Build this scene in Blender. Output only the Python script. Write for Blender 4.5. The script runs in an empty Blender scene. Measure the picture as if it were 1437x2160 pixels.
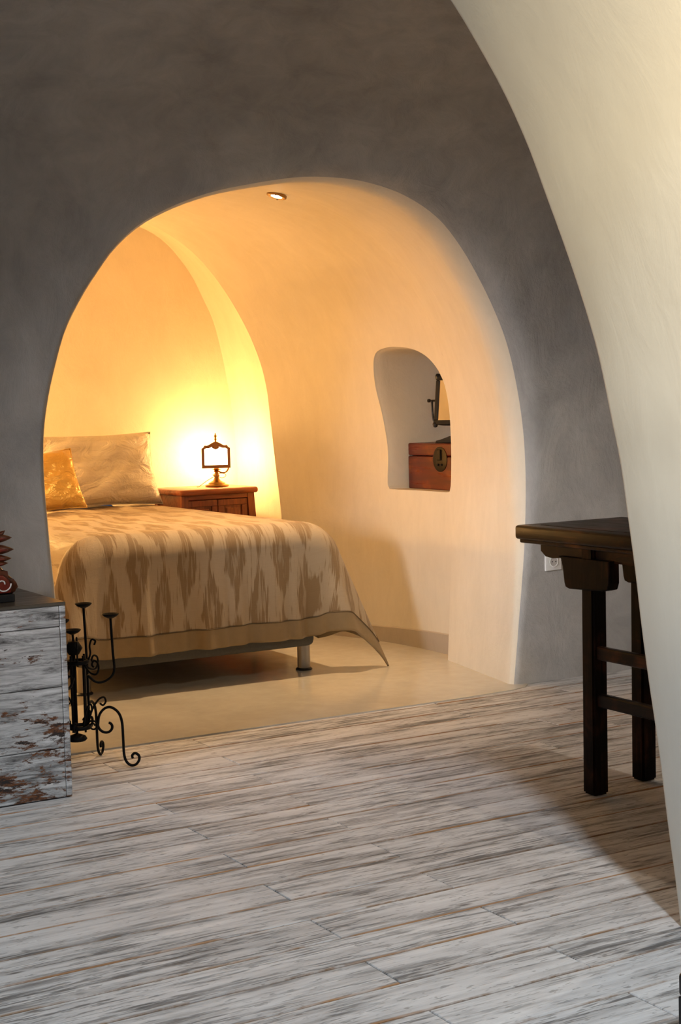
import bpy, bmesh, math, random
from mathutils import Vector, Matrix
import numpy as np
random.seed(7)
PI = math.pi
R = math.radians
SC = bpy.context.scene
COL = SC.collection

# ------------------------------------------------------------------ camera
CAM_H, PITCH, ROLL, YAW = 1.25, 4.06, 1.5, 30.0
cam = bpy.data.cameras.new('camera')
cam.sensor_fit = 'HORIZONTAL'
cam.sensor_width = 24.0
cam.lens = 24.0 * 3200.0 / 1437.0
cam.clip_start = 0.05
camo = bpy.data.objects.new('camera', cam)
COL.objects.link(camo)
camo.matrix_world = (Matrix.Translation((0, 0, CAM_H)) @ Matrix.Rotation(R(-YAW), 4, 'Z')
                     @ Matrix.Rotation(R(90 - PITCH), 4, 'X') @ Matrix.Rotation(R(-ROLL), 4, 'Z'))
SC.camera = camo

# ------------------------------------------------------------------ world, light, exposure
w = bpy.data.worlds.new('world')
SC.world = w
w.use_nodes = True
w.node_tree.nodes['Background'].inputs[0].default_value = (0.42, 0.60, 1.0, 1)
w.node_tree.nodes['Background'].inputs[1].default_value = 0.075
SC.view_settings.view_transform = 'Standard'
SC.view_settings.look = 'None'
SC.view_settings.exposure = 0.0
SC.view_settings.gamma = 1.0
SC.view_settings.use_curve_mapping = False


def light(name, kind, loc, target, energy, color, size=0.1, **kw):
    l = bpy.data.lights.new(name, kind)
    l.energy = energy
    l.color = color
    if kind == 'AREA':
        l.shape = 'SQUARE'
        l.size = size
    else:
        l.shadow_soft_size = size
    for k, v in kw.items():
        setattr(l, k, v)
    o = bpy.data.objects.new(name, l)
    COL.objects.link(o)
    o.location = loc
    d = Vector(target) - Vector(loc)
    o.rotation_euler = d.to_track_quat('-Z', 'Y').to_euler()
    return o


light('daylight', 'AREA', (0.5, -0.6, 4.3), (1.4, 2.4, 0.0), 185, (0.80, 0.90, 1.0), 0.28)
light('window_daylight', 'AREA', (-1.22, 2.95, 1.45), (4.1, 5.5, 0.60), 11, (0.94, 0.95, 1.0), 0.8, spread=R(34))
light('near_arch_fill', 'AREA', (-1.7, 1.25, 2.0), (2.4, 2.0, 1.5), 7, (0.90, 0.95, 1.0), 0.9, spread=R(60))  # added fill that brightens the near arch reveal, no window behind it
light('passage_light', 'SPOT', (3.75, 3.25, 2.62), (3.6, 3.4, 0.0), 44, (1.0, 0.86, 0.70), 0.03, spot_size=R(122), spot_blend=0.35)
light('entrance_lamp_light', 'AREA', (0.45, -0.1, 2.3), (2.45, 1.95, 1.95), 13, (1.0, 0.79, 0.44), 0.35, spread=R(46))

# ------------------------------------------------------------------ materials
MATS = {}


class NT:
    def __init__(s, name):
        m = bpy.data.materials.new(name)
        m.use_nodes = True
        s.m, s.t = m, m.node_tree
        s.b = s.t.nodes['Principled BSDF']
        MATS[name] = m

    def n(s, typ, ins=None, **props):
        nd = s.t.nodes.new(typ)
        for k, v in props.items():
            setattr(nd, k, v)
        for k, v in (ins or {}).items():
            s.set(nd.inputs[k], v)
        return nd

    def set(s, sock, v):
        if hasattr(v, 'links') or isinstance(v, bpy.types.NodeSocket):
            s.t.links.new(v, sock)
        else:
            sock.default_value = v

    def math(s, op, a, b=0.0, c=0.0, clamp=False):
        nd = s.n('ShaderNodeMath', operation=op, use_clamp=clamp)
        for i, v in enumerate((a, b, c)):
            s.set(nd.inputs[i], v)
        return nd.outputs[0]

    def coord(s, kind='Object', scale=(1, 1, 1), loc=None, rot=None):
        tc = s.n('ShaderNodeTexCoord')
        mp = s.n('ShaderNodeMapping')
        s.t.links.new(tc.outputs[kind], mp.inputs[0])
        mp.inputs['Scale'].default_value = scale
        if rot is not None:
            mp.inputs['Rotation'].default_value = rot
        if loc is not None:
            s.set(mp.inputs['Location'], loc)
        return mp.outputs[0]

    def noise(s, vec, scale, detail=4.0, rough=0.55, dist=0.0):
        nd = s.n('ShaderNodeTexNoise', {'Vector': vec, 'Scale': scale, 'Detail': detail, 'Roughness': rough, 'Distortion': dist})
        return nd.outputs['Fac']

    def ramp(s, fac, stops, interp='LINEAR'):
        nd = s.n('ShaderNodeValToRGB', {'Fac': fac})
        cr = nd.color_ramp
        cr.interpolation = interp
        while len(cr.elements) < len(stops):
            cr.elements.new(0.5)
        for e, (p, c) in zip(cr.elements, stops):
            e.position = p
            e.color = (c, c, c, 1) if isinstance(c, (int, float)) else (c[0], c[1], c[2], 1)
        return nd.outputs[0]

    def mix(s, fac, a, b):
        nd = s.n('ShaderNodeMix', data_type='RGBA')
        s.set(nd.inputs[0], fac)
        for i, v in ((6, a), (7, b)):
            if isinstance(v, tuple) and len(v) == 3:
                v = v + (1,)
            s.set(nd.inputs[i], v)
        return nd.outputs[2]

    def bump(s, h, strength=0.3, dist=0.01):
        nd = s.n('ShaderNodeBump', {'Height': h, 'Strength': strength, 'Distance': dist})
        s.t.links.new(nd.outputs[0], s.b.inputs['Normal'])

    def out(s, color=None, rough=None, metal=None, spec=None):
        for k, v in (('Base Color', color), ('Roughness', rough), ('Metallic', metal), ('Specular IOR Level', spec)):
            if v is not None:
                if isinstance(v, tuple) and len(v) == 3:
                    v = v + (1,)
                s.set(s.b.inputs[k], v)
        return s.m


def plaster(name, c1, c2, rough=0.62, bump=0.25):
    k = NT(name)
    v = k.coord('Object')
    a = k.noise(v, 1.6, 5, 0.6, 0.3)
    vs = k.coord('Object', (1.2, 2.5, 0.7), rot=(0.2, 0.5, 0.15))
    b = k.noise(vs, 5.0, 8, 0.7, 0.6)
    f = k.math('ADD', k.math('MULTIPLY', a, 0.55), k.math('MULTIPLY', b, 0.45))
    col = k.mix(k.ramp(f, [(0.36, 0.0), (0.64, 1.0)]), c1, c2)
    fine = k.noise(v, 26, 8, 0.7)
    pits = k.ramp(k.noise(v, 60, 2, 0.5), [(0.22, 0.0), (0.30, 1.0)])
    h = k.math('ADD', k.math('ADD', k.math('MULTIPLY', a, 1.2), k.math('MULTIPLY', b, 0.7)),
               k.math('ADD', k.math('MULTIPLY', fine, 0.18), k.math('MULTIPLY', pits, 0.05)))
    k.bump(h, bump, 0.03)
    return k.out(col, rough, spec=0.3)


plaster('plaster_shaded', (0.31, 0.30, 0.285), (0.51, 0.49, 0.46), 0.6, 0.5)  # passage plaster, cream darkened so its dimness sits in the base colour
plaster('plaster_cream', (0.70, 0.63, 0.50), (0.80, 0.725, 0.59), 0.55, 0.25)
plaster('plaster_near', (0.74, 0.70, 0.62), (0.80, 0.765, 0.68), 0.6, 0.10)
plaster('tan_plaster', (0.42, 0.36, 0.28), (0.50, 0.43, 0.34), 0.5, 0.15)


def mat_concrete():
    k = NT('polished_cement')
    v = k.coord('Object')
    a = k.noise(v, 2.2, 6, 0.6, 0.5)
    b = k.noise(v, 14, 6, 0.65)
    col = k.mix(k.ramp(k.math('ADD', k.math('MULTIPLY', a, .7), k.math('MULTIPLY', b, .3)), [(0.35, 0.0), (0.65, 1.0)]),
                (0.50, 0.46, 0.385), (0.60, 0.56, 0.475))
    k.bump(k.math('ADD', a, k.math('MULTIPLY', b, 0.2)), 0.06, 0.02)
    return k.out(col, k.ramp(b, [(0.3, 0.08), (0.7, 0.17)]), spec=0.5)


mat_concrete()


def mat_plank():
    k = NT('whitewashed_plank')
    oi = k.n('ShaderNodeObjectInfo')
    rnd = oi.outputs['Random']
    off = k.n('ShaderNodeCombineXYZ', {'X': k.math('MULTIPLY', rnd, 37.0), 'Y': k.math('MULTIPLY', rnd, 91.0), 'Z': k.math('MULTIPLY', rnd, 53.0)}).outputs[0]
    vec = k.coord('Object', (1, 1, 1), loc=off)
    def st(sx, sy):
        mp = k.n('ShaderNodeMapping')
        k.t.links.new(vec, mp.inputs[0])
        mp.inputs['Scale'].default_value = (sx, sy, 1)
        return mp.outputs[0]
    g1 = k.noise(st(1.6, 30), 1.0, 6, 0.65, 0.4)
    sa = k.ramp(k.noise(st(3.2, 46), 1.0, 5, 0.62, 0.5), [(0.405, 1.0), (0.47, 0.0)])
    sb_ = k.ramp(k.noise(st(9, 120), 1.0, 4, 0.6, 0.3), [(0.39, 1.0), (0.45, 0.0)])
    sc_ = k.ramp(k.noise(st(22, 90), 1.0, 3, 0.6, 0.2), [(0.34, 1.0), (0.39, 0.0)])
    cl = k.noise(st(1.3, 6), 1.5, 6, 0.65, 0.6)
    blot = k.noise(st(5, 14), 1.5, 6, 0.7, 0.6)
    cm = k.ramp(k.math('ADD', cl, k.math('MULTIPLY', k.math('SUBTRACT', rnd, 0.5), 0.10)), [(0.40, 1.0), (0.60, 0.10)])
    dk = k.math('MULTIPLY', k.math('MAXIMUM', sa, k.math('MULTIPLY', sb_, 0.9)), cm)
    dk = k.math('MAXIMUM', dk, k.math('MULTIPLY', sc_, 0.6), clamp=True)
    f = k.math('ADD', k.math('MULTIPLY', g1, 0.5), k.math('MULTIPLY', cl, 0.5))
    paint = k.ramp(f, [(0.34, (0.30, 0.29, 0.28)), (0.44, (0.50, 0.49, 0.48)), (0.52, (0.66, 0.65, 0.64)), (0.64, (0.80, 0.795, 0.785))])
    paint = k.mix(k.math('MULTIPLY', dk, 0.82), paint, (0.085, 0.080, 0.076))
    f = k.math('SUBTRACT', f, k.math('MULTIPLY', dk, 0.4))
    # warm bare wood patches, worn edges
    sep = k.n('ShaderNodeSeparateXYZ', {0: k.coord('Object')})
    ay = k.math('ABSOLUTE', sep.outputs['Y'])
    edge = k.ramp(ay, [(0.0695, 0.0), (0.0735, 1.0)])
    em = k.math('MULTIPLY', edge, k.ramp(k.noise(st(1.7, 8), 1.3, 4, 0.6), [(0.50, 0.0), (0.60, 1.0)]), clamp=True)
    wood = k.mix(g1, (0.24, 0.10, 0.035), (0.52, 0.29, 0.13))
    bare = k.math('MULTIPLY', k.ramp(blot, [(0.60, 0.0), (0.72, 1.0)]), k.ramp(cl, [(0.35, 0.8), (0.5, 0.0)]), clamp=True)
    col = k.mix(k.math('MULTIPLY', bare, 0.55), paint, wood)
    seam = k.math('MULTIPLY', k.ramp(ay, [(0.0722, 0.0), (0.0742, 1.0)]), k.ramp(blot, [(0.40, 0.25), (0.58, 0.95)]))
    col = k.mix(seam, col, k.mix(g1, (0.10, 0.05, 0.022), (0.42, 0.26, 0.14)))
    col = k.mix(em, col, wood)
    # knots
    vo = k.n('ShaderNodeTexVoronoi', {'Vector': st(1.6, 6), 'Scale': 1.5}).outputs['Distance']
    kn = k.ramp(vo, [(0.035, 1.0), (0.07, 0.0)])
    col = k.mix(k.math('MULTIPLY', kn, 0.75), col, (0.07, 0.055, 0.045))
    h = k.math('ADD', k.math('MULTIPLY', f, 1.0), k.math('MULTIPLY', kn, -0.3))
    k.bump(h, 0.55, 0.006)
    return k.out(col, k.ramp(f, [(0.35, 0.62), (0.7, 0.40)]), spec=0.4)


mat_plank()


def mat_wood(name, c1, c2, c3=None, scale=(2, 30, 30), rough=0.35, bump=0.2, spec=0.4):
    k = NT(name)
    v = k.coord('Object', scale)
    g = k.noise(v, 1.3, 7, 0.68, 0.8)
    big = k.noise(k.coord('Object', (2.2, 2.2, 2.2)), 2.0, 5, 0.6, 0.4)
    col = k.mix(k.ramp(g, [(0.35, 0.0), (0.65, 1.0)]), c1, c2)
    if c3:
        fac = k.math('MULTIPLY', k.ramp(big, [(0.5, 0.0), (0.66, 1.0)]), k.ramp(g, [(0.4, 0.15), (0.6, 1.0)]))
        col = k.mix(fac, col, c3)
    k.bump(g, bump, 0.004)
    return k.out(col, k.ramp(g, [(0.3, rough + 0.12), (0.7, rough - 0.06)]), spec=spec)


mat_wood('dark_lacquer', (0.005, 0.0032, 0.0025), (0.015, 0.006, 0.003), (0.11, 0.033, 0.009), (30, 3, 30), 0.36, spec=0.18)
mat_wood('dark_lacquer_leg', (0.003, 0.0022, 0.002), (0.007, 0.0035, 0.0025), (0.045, 0.014, 0.005), (30, 30, 3), 0.5, spec=0.08)
mat_wood('rosewood', (0.16, 0.038, 0.014), (0.33, 0.095, 0.03), None, (3, 25, 25), 0.3)
mat_wood('rosewood_upright', (0.13, 0.032, 0.012), (0.28, 0.08, 0.026), None, (25, 25, 3), 0.32)
mat_wood('red_box_wood', (0.075, 0.010, 0.005), (0.14, 0.020, 0.007), (0.30, 0.075, 0.014), (25, 2, 25), 0.3)
mat_wood('chest_top_wood', (0.035, 0.028, 0.020), (0.075, 0.062, 0.045), None, (2, 30, 30), 0.3)
mat_wood('carved_red', (0.08, 0.008, 0.005), (0.17, 0.018, 0.009), (0.22, 0.05, 0.018), (14, 14, 14), 0.3)
mat_wood('carved_brown', (0.055, 0.012, 0.006), (0.12, 0.035, 0.012), None, (14, 14, 14), 0.32)
mat_wood('black_lacquer', (0.004, 0.004, 0.004), (0.010, 0.010, 0.010), None, (20, 20, 4), 0.35)
mat_wood('subfloor', (0.10, 0.045, 0.018), (0.34, 0.15, 0.05), None, (3, 20, 20), 0.7)


def mat_distressed():
    k = NT('distressed_white_paint')
    v = k.coord('Object', (3.0, 8, 30))
    v2 = k.coord('Object', (7, 8, 24))
    g = k.noise(v, 1.6, 9, 0.75, 0.6)
    ch = k.noise(v2, 2.0, 12, 0.80, 0.2)
    big = k.noise(k.coord('Object', (2.0, 4, 4.5)), 2.0, 4, 0.6)
    sep = k.n('ShaderNodeSeparateXYZ', {0: k.n('ShaderNodeTexCoord').outputs['Object']})
    low = k.ramp(sep.outputs['Z'], [(0.0, 1.0), (0.35, 0.0)])
    fld = k.math('ADD', k.math('ADD', ch, k.math('MULTIPLY', k.math('SUBTRACT', big, 0.5), 0.62)), k.math('MULTIPLY', low, 0.10))
    chip = k.ramp(fld, [(0.60, 0.0), (0.625, 1.0)])
    dark = k.ramp(k.math('ADD', fld, k.math('MULTIPLY', k.math('SUBTRACT', g, 0.5), 0.6)), [(0.60, 0.0), (0.70, 1.0)])
    under = k.mix(dark, (0.17, 0.06, 0.018), (0.022, 0.018, 0.017))
    white = k.ramp(g, [(0.36, (0.05, 0.049, 0.048)), (0.44, (0.20, 0.198, 0.195)), (0.53, (0.40, 0.40, 0.395)), (0.66, (0.60, 0.60, 0.595))])
    col = k.mix(chip, white, under)
    k.bump(k.math('SUBTRACT', g, chip), 0.5, 0.004)
    return k.out(col, 0.6, spec=0.3)


mat_distressed()


def mat_ikat():
    k = NT('ikat_coverlet')
    uv = k.n('ShaderNodeTexCoord').outputs['UV']
    sep = k.n('ShaderNodeSeparateXYZ', {0: uv})
    a, b = sep.outputs['X'], sep.outputs['Y']
    def nz(sx, sy, scale, det=3.0):
        mp = k.n('ShaderNodeMapping')
        k.t.links.new(uv, mp.inputs[0])
        mp.inputs['Scale'].default_value = (sx, sy, 1)
        return k.noise(mp.outputs[0], scale, det, 0.6)
    jit = k.math('MULTIPLY', k.math('SUBTRACT', nz(110, 0.5, 1.0, 2.0), 0.5), 0.26)
    wob = k.math('MULTIPLY', k.math('SUBTRACT', nz(3, 3, 1.6, 2.0), 0.5), 0.05)
    col_i = k.math('FLOOR', k.math('DIVIDE', a, 0.118))
    half = k.math('MULTIPLY', k.math('MODULO', k.math('ABSOLUTE', col_i), 2.0), 0.5)
    u = k.math('ABSOLUTE', k.math('SUBTRACT', k.math('FRACT', k.math('DIVIDE', k.math('ADD', a, wob), 0.118)), 0.5))
    vv = k.math('FRACT', k.math('ADD', k.math('DIVIDE', k.math('ADD', b, jit), 0.43), half))
    v = k.math('ABSOLUTE', k.math('SUBTRACT', vv, 0.5))
    d = k.math('ADD', k.math('MULTIPLY', u, 1.7), k.math('MULTIPLY', v, 1.55))
    ring = k.ramp(d, [(0.72, 1.0), (0.80, 0.0)])
    core = k.ramp(d, [(0.18, 1.0), (0.24, 0.0)])
    streak = k.ramp(nz(70, 5, 1.0, 3.0), [(0.60, 0.0), (0.66, 0.8)])
    holes = k.ramp(nz(90, 4, 1.0, 3.0), [(0.38, 1.0), (0.46, 0.0)])
    m = k.math('MAXIMUM', k.math('SUBTRACT', ring, k.math('MULTIPLY', core, 0.65)), streak)
    m = k.math('MULTIPLY', m, k.math('SUBTRACT', 1.0, k.math('MULTIPLY', holes, 0.8)), clamp=True)
    weave = nz(400, 900, 1.0, 2.0)
    slub = nz(20, 320, 1.0, 3.0)
    c1 = k.mix(slub, (0.37, 0.285, 0.185), (0.45, 0.35, 0.235))
    c2 = k.mix(slub, (0.21, 0.135, 0.062), (0.27, 0.175, 0.085))
    wrk = k.math('MULTIPLY', nz(26, 2.2, 1.0, 4.0), 5.0)
    k.bump(k.math('ADD', wrk, k.math('ADD', k.math('ADD', k.math('MULTIPLY', slub, 0.5), weave), k.math('MULTIPLY', m, 0.6))), 0.45, 0.003)
    k.b.inputs['Sheen Weight'].default_value = 0.15
    return k.out(k.mix(m, c1, c2), k.math('SUBTRACT', 0.62, k.math('MULTIPLY', m, 0.15)), spec=0.35)


mat_ikat()


def mat_cloth(name, c1, c2, scale=60, rough=0.8, stripe=0.0, bumps=0.15, wrinkle=0.0, metal=0.0):
    k = NT(name)
    v = k.coord('Object')
    n = k.noise(v, scale, 4, 0.6)
    f = n
    if stripe:
        sep = k.n('ShaderNodeSeparateXYZ', {0: v})
        s = k.math('FRACT', k.math('MULTIPLY', sep.outputs['Z'], 1.0 / stripe))
        f = k.math('ADD', k.math('MULTIPLY', n, 0.3), k.math('MULTIPLY', k.ramp(s, [(0.45, 0.0), (0.55, 1.0)]), 0.7))
    h = k.math('MULTIPLY', n, 0.15)
    if wrinkle:
        wn = k.noise(k.coord('Object', (1.2, 1, 2.2), rot=(0, 0.5, 0)), 5.5, 4, 0.5, 1.8)
        h = k.math('ADD', h, k.math('MULTIPLY', wn, wrinkle))
    k.bump(h, bumps, 0.02)
    k.b.inputs['Sheen Weight'].default_value = 0.1
    return k.out(k.mix(f, c1, c2), rough, metal, spec=0.3)


mat_cloth('white_linen', (0.66, 0.61, 0.54), (0.74, 0.69, 0.62), 80, 0.75, 0.055, 0.8, 1.6)
mat_cloth('gold_satin', (0.60, 0.36, 0.08), (0.74, 0.48, 0.14), 14, 0.28, 0.0, 0.6, 1.5, 0.35)
mat_cloth('box_spring_grey', (0.085, 0.085, 0.085), (0.13, 0.13, 0.125), 90, 0.85)
mat_cloth('hem_band', (0.235, 0.165, 0.082), (0.30, 0.21, 0.11), 40, 0.5, 0.0, 0.2)
mat_cloth('mattress_ticking', (0.6, 0.58, 0.54), (0.66, 0.64, 0.6), 60, 0.8)


def simple(name, c, rough=0.5, metal=0.0, emit=None, estr=0.0, noise=0.0):
    k = NT(name)
    n = k.noise(k.coord('Object'), 24, 4, 0.6)
    lo = tuple(x * (1 - noise) for x in c)
    col = k.mix(n, lo, c)
    if emit:
        k.b.inputs['Emission Color'].default_value = emit + (1,)
        k.b.inputs['Emission Strength'].default_value = estr
    return k.out(col, rough, metal)


simple('wrought_iron', (0.0025, 0.0023, 0.0023), 0.6, 0.0, noise=0.5)
MATS['wrought_iron'].node_tree.nodes['Principled BSDF'].inputs['Specular IOR Level'].default_value = 0.2
simple('antique_brass', (0.42, 0.24, 0.07), 0.35, 0.9, noise=0.4)
simple('dark_brass', (0.030, 0.022, 0.012), 0.45, 0.7, noise=0.5)
simple('brushed_steel', (0.34, 0.33, 0.32), 0.3, 1.0, noise=0.15)
simple('black_plastic', (0.012, 0.012, 0.012), 0.5)
simple('white_plastic', (0.72, 0.71, 0.68), 0.35)
simple('mirror_glass', (0.92, 0.92, 0.90), 0.02, 1.0)
simple('lamp_cord', (0.25, 0.15, 0.06), 0.5)
simple('lamp_frame_wood', (0.26, 0.11, 0.025), 0.4, noise=0.4)
simple('lamp_screen', (0.9, 0.85, 0.7), 0.6, emit=(1.0, 0.80, 0.50), estr=5.0)
simple('bulb_glow', (1.0, 0.9, 0.7), 0.4, emit=(1.0, 0.78, 0.45), estr=30.0)
simple('spot_glow', (1.0, 0.95, 0.8), 0.4, emit=(1.0, 0.86, 0.60), estr=40.0)
simple('pale_paint', (0.50, 0.47, 0.44), 0.4)
simple('dark_seam', (0.10, 0.065, 0.03), 0.7)

# ------------------------------------------------------------------ mesh helpers


def tag(o, label=None, cat=None, group=None, kind=None):
    for k, v in (('label', label), ('category', cat), ('group', group), ('kind', kind)):
        if v:
            o[k] = v
    return o


def empty(name, loc, label, cat, rz=0.0, group=None):
    o = bpy.data.objects.new(name, None)
    COL.objects.link(o)
    o.location = loc
    o.rotation_euler.z = rz
    o.empty_display_size = 0.05
    return tag(o, label, cat, group)


def obj(name, data, mat, parent=None, smooth=False, auto=None):
    """data: bmesh or (verts, faces). Vertices are in the parent's local space."""
    me = bpy.data.meshes.new(name)
    if isinstance(data, bmesh.types.BMesh):
        bmesh.ops.recalc_face_normals(data, faces=data.faces[:])
        data.to_mesh(me)
        data.free()
    else:
        me.from_pydata([tuple(map(float, v)) for v in data[0]], [], data[1])
        me.update()
    if mat:
        me.materials.append(MATS[mat])
    if smooth:
        for p in me.polygons:
            p.use_smooth = True
        if auto:
            me.set_sharp_from_angle(angle=R(auto))
    o = bpy.data.objects.new(name, me)
    COL.objects.link(o)
    if parent:
        o.parent = parent
    return o


def bbox(x0, x1, y0, y1, z0, z1, bev=0.0, seg=2, bm=None):
    own = bm is None
    b = bmesh.new()
    bmesh.ops.create_cube(b, size=1.0)
    for v in b.verts:
        v.co = Vector(((x0 + x1) / 2 + v.co.x * (x1 - x0), (y0 + y1) / 2 + v.co.y * (y1 - y0), (z0 + z1) / 2 + v.co.z * (z1 - z0)))
    if bev:
        bmesh.ops.bevel(b, geom=b.edges[:], offset=bev, segments=seg, affect='EDGES', profile=0.5)
    if own:
        return b
    me = bpy.data.meshes.new('tmp')
    b.to_mesh(me)
    b.free()
    bm.from_mesh(me)
    bpy.data.meshes.remove(me)
    return bm


def tube(path, rad, seg=8, bm=None, caps=True):
    bm = bm or bmesh.new()
    P = [Vector(p) for p in path]
    rads = rad if isinstance(rad, (list, tuple)) else [rad] * len(P)
    rings = []
    ref = None
    for i, p in enumerate(P):
        t = (P[min(i + 1, len(P) - 1)] - P[max(i - 1, 0)]).normalized()
        if ref is None:
            ref = t.orthogonal().normalized()
        ref = (ref - t * ref.dot(t))
        ref = ref.normalized() if ref.length > 1e-6 else t.orthogonal().normalized()
        bi = t.cross(ref)
        rings.append([bm.verts.new(p + (ref * math.cos(2 * PI * j / seg) + bi * math.sin(2 * PI * j / seg)) * rads[i]) for j in range(seg)])
    for a, b in zip(rings, rings[1:]):
        for j in range(seg):
            bm.faces.new((a[j], a[(j + 1) % seg], b[(j + 1) % seg], b[j]))
    if caps:
        bm.faces.new(rings[0][::-1])
        bm.faces.new(rings[-1])
    return bm


def lathe(prof, seg=24, center=(0, 0, 0), bm=None):
    bm = bm or bmesh.new()
    c = Vector(center)
    rings = []
    for r, z in prof:
        if r < 1e-5:
            rings.append([bm.verts.new(c + Vector((0, 0, z)))])
        else:
            rings.append([bm.verts.new(c + Vector((r * math.cos(2 * PI * j / seg), r * math.sin(2 * PI * j / seg), z))) for j in range(seg)])
    for a, b in zip(rings, rings[1:]):
        for j in range(seg):
            f = [a[j % len(a)], a[(j + 1) % len(a)], b[(j + 1) % len(b)], b[j % len(b)]]
            u = []
            for q in f:
                if q not in u:
                    u.append(q)
            if len(u) > 2:
                bm.faces.new(u)
    return bm


def prism(pts, axis, d0, d1, bev=0.0, bm=None):
    """extrude a 2D outline. axis 'x': pts=(y,z); 'y': pts=(x,z); 'z': pts=(x,y)"""
    b = bm or bmesh.new()
    def mk(p, d):
        return {'x': (d, p[0], p[1]), 'y': (p[0], d, p[1]), 'z': (p[0], p[1], d)}[axis]
    A = [b.verts.new(mk(p, d0)) for p in pts]
    B = [b.verts.new(mk(p, d1)) for p in pts]
    n = len(pts)
    es = []
    f1 = b.faces.new(A)
    f2 = b.faces.new(B[::-1])
    for i in range(n):
        b.faces.new((A[i], B[i], B[(i + 1) % n], A[(i + 1) % n]))
    if bev:
        es = list(set(list(f1.edges) + list(f2.edges)))
        bmesh.ops.bevel(b, geom=es, offset=bev, segments=2, affect='EDGES', profile=0.5)
    return b


def catmull(pts, n, closed=False):
    P = np.array(pts, float)
    m = len(P)
    out = []
    segs = m if closed else m - 1
    for i in range(segs):
        p1, p2 = P[i], P[(i + 1) % m]
        p0 = P[(i - 1) % m] if closed or i > 0 else 2 * p1 - p2
        p3 = P[(i + 2) % m] if closed or i + 2 < m else 2 * p2 - p1
        for j in range(n):
            t = j / n
            out.append(0.5 * ((2 * p1) + (-p0 + p2) * t + (2 * p0 - 5 * p1 + 4 * p2 - p3) * t * t + (-p0 + 3 * p1 - 3 * p2 + p3) * t ** 3))
    if not closed:
        out.append(P[-1])
    return np.array(out)


def resample(pts, n):
    P = np.array(pts, float)
    d = np.r_[0, np.cumsum(np.linalg.norm(np.diff(P, axis=0), axis=1))]
    s = np.linspace(0, d[-1], n)
    return np.stack([np.interp(s, d, P[:, k]) for k in range(P.shape[1])], 1)


def ray_hit(poly, c, d, closed):
    """distance along d from c to a polyline"""
    best = None
    n = len(poly)
    for i in range(n if closed else n - 1):
        a, b = poly[i], poly[(i + 1) % n]
        ex, ey = b[0] - a[0], b[1] - a[1]
        det = d[0] * -ey + d[1] * ex
        if abs(det) < 1e-12:
            continue
        wx, wy = a[0] - c[0], a[1] - c[1]
        t = (wx * -ey + wy * ex) / det
        s = (d[0] * wy - d[1] * wx) / det
        if t > 1e-9 and -1e-6 <= s <= 1 + 1e-6 and (best is None or t > best):
            best = t
    return best


def grid_faces(nr, nc, closed=False, off=0, flip=False):
    F = []
    for i in range(nr - 1):
        for j in range(nc if closed else nc - 1):
            q = (off + i * nc + j, off + i * nc + (j + 1) % nc, off + (i + 1) * nc + (j + 1) % nc, off + (i + 1) * nc + j)
            F.append(q[::-1] if flip else q)
    return F


def weld(o, dist=1e-4):
    b = bmesh.new()
    b.from_mesh(o.data)
    bmesh.ops.remove_doubles(b, verts=b.verts[:], dist=dist)
    bmesh.ops.recalc_face_normals(b, faces=b.faces[:])
    b.to_mesh(o.data)
    b.free()


# ------------------------------------------------------------------ the setting
YW, YJ, YC, YB, YN = 5.32, 6.03, 7.40, 8.22, 2.65      # arch wall, jamb end, recess corner, bed-head wall, near wall
XL, XR = -1.3, 6.4
VB, VA, VS = 1.15, 1.30, 1.70                           # vault rise, half span, springing


def wall_pt(x, t):
    if t <= VS:
        return (x, YW, t)
    th = min((t - VS) / 1.25, PI / 2)
    return (x, YW - VA * (1 - math.cos(th)), VS + VB * math.sin(th))


def z2t(z):
    return z if z <= VS else VS + 1.25 * math.asin((z - VS) / VB)


ARCH = [(3.922, 0.0), (3.959, 0.305), (3.994, 0.615), (4.008, 0.925), (3.991, 1.174), (3.933, 1.441), (3.838, 1.653), (3.719, 1.831),
        (3.567, 1.974), (3.383, 2.064), (3.203, 2.109), (3.049, 2.124), (2.898, 2.122), (2.772, 2.106), (2.647, 2.083), (2.526, 2.056),
        (2.386, 2.008), (2.248, 1.938), (2.141, 1.846), (2.053, 1.731), (1.984, 1.626), (1.935, 1.531), (1.893, 1.402), (1.866, 1.3),
        (1.847, 1.197), (1.839, 1.093), (1.839, 0.972), (1.845, 0.851), (1.853, 0.711), (1.863, 0.57), (1.875, 0.3), (1.885, 0.0)]
arch = catmull([(x, z2t(z)) for x, z in ARCH], 6)
ARCH_C = (2.9, 0.0)


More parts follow.
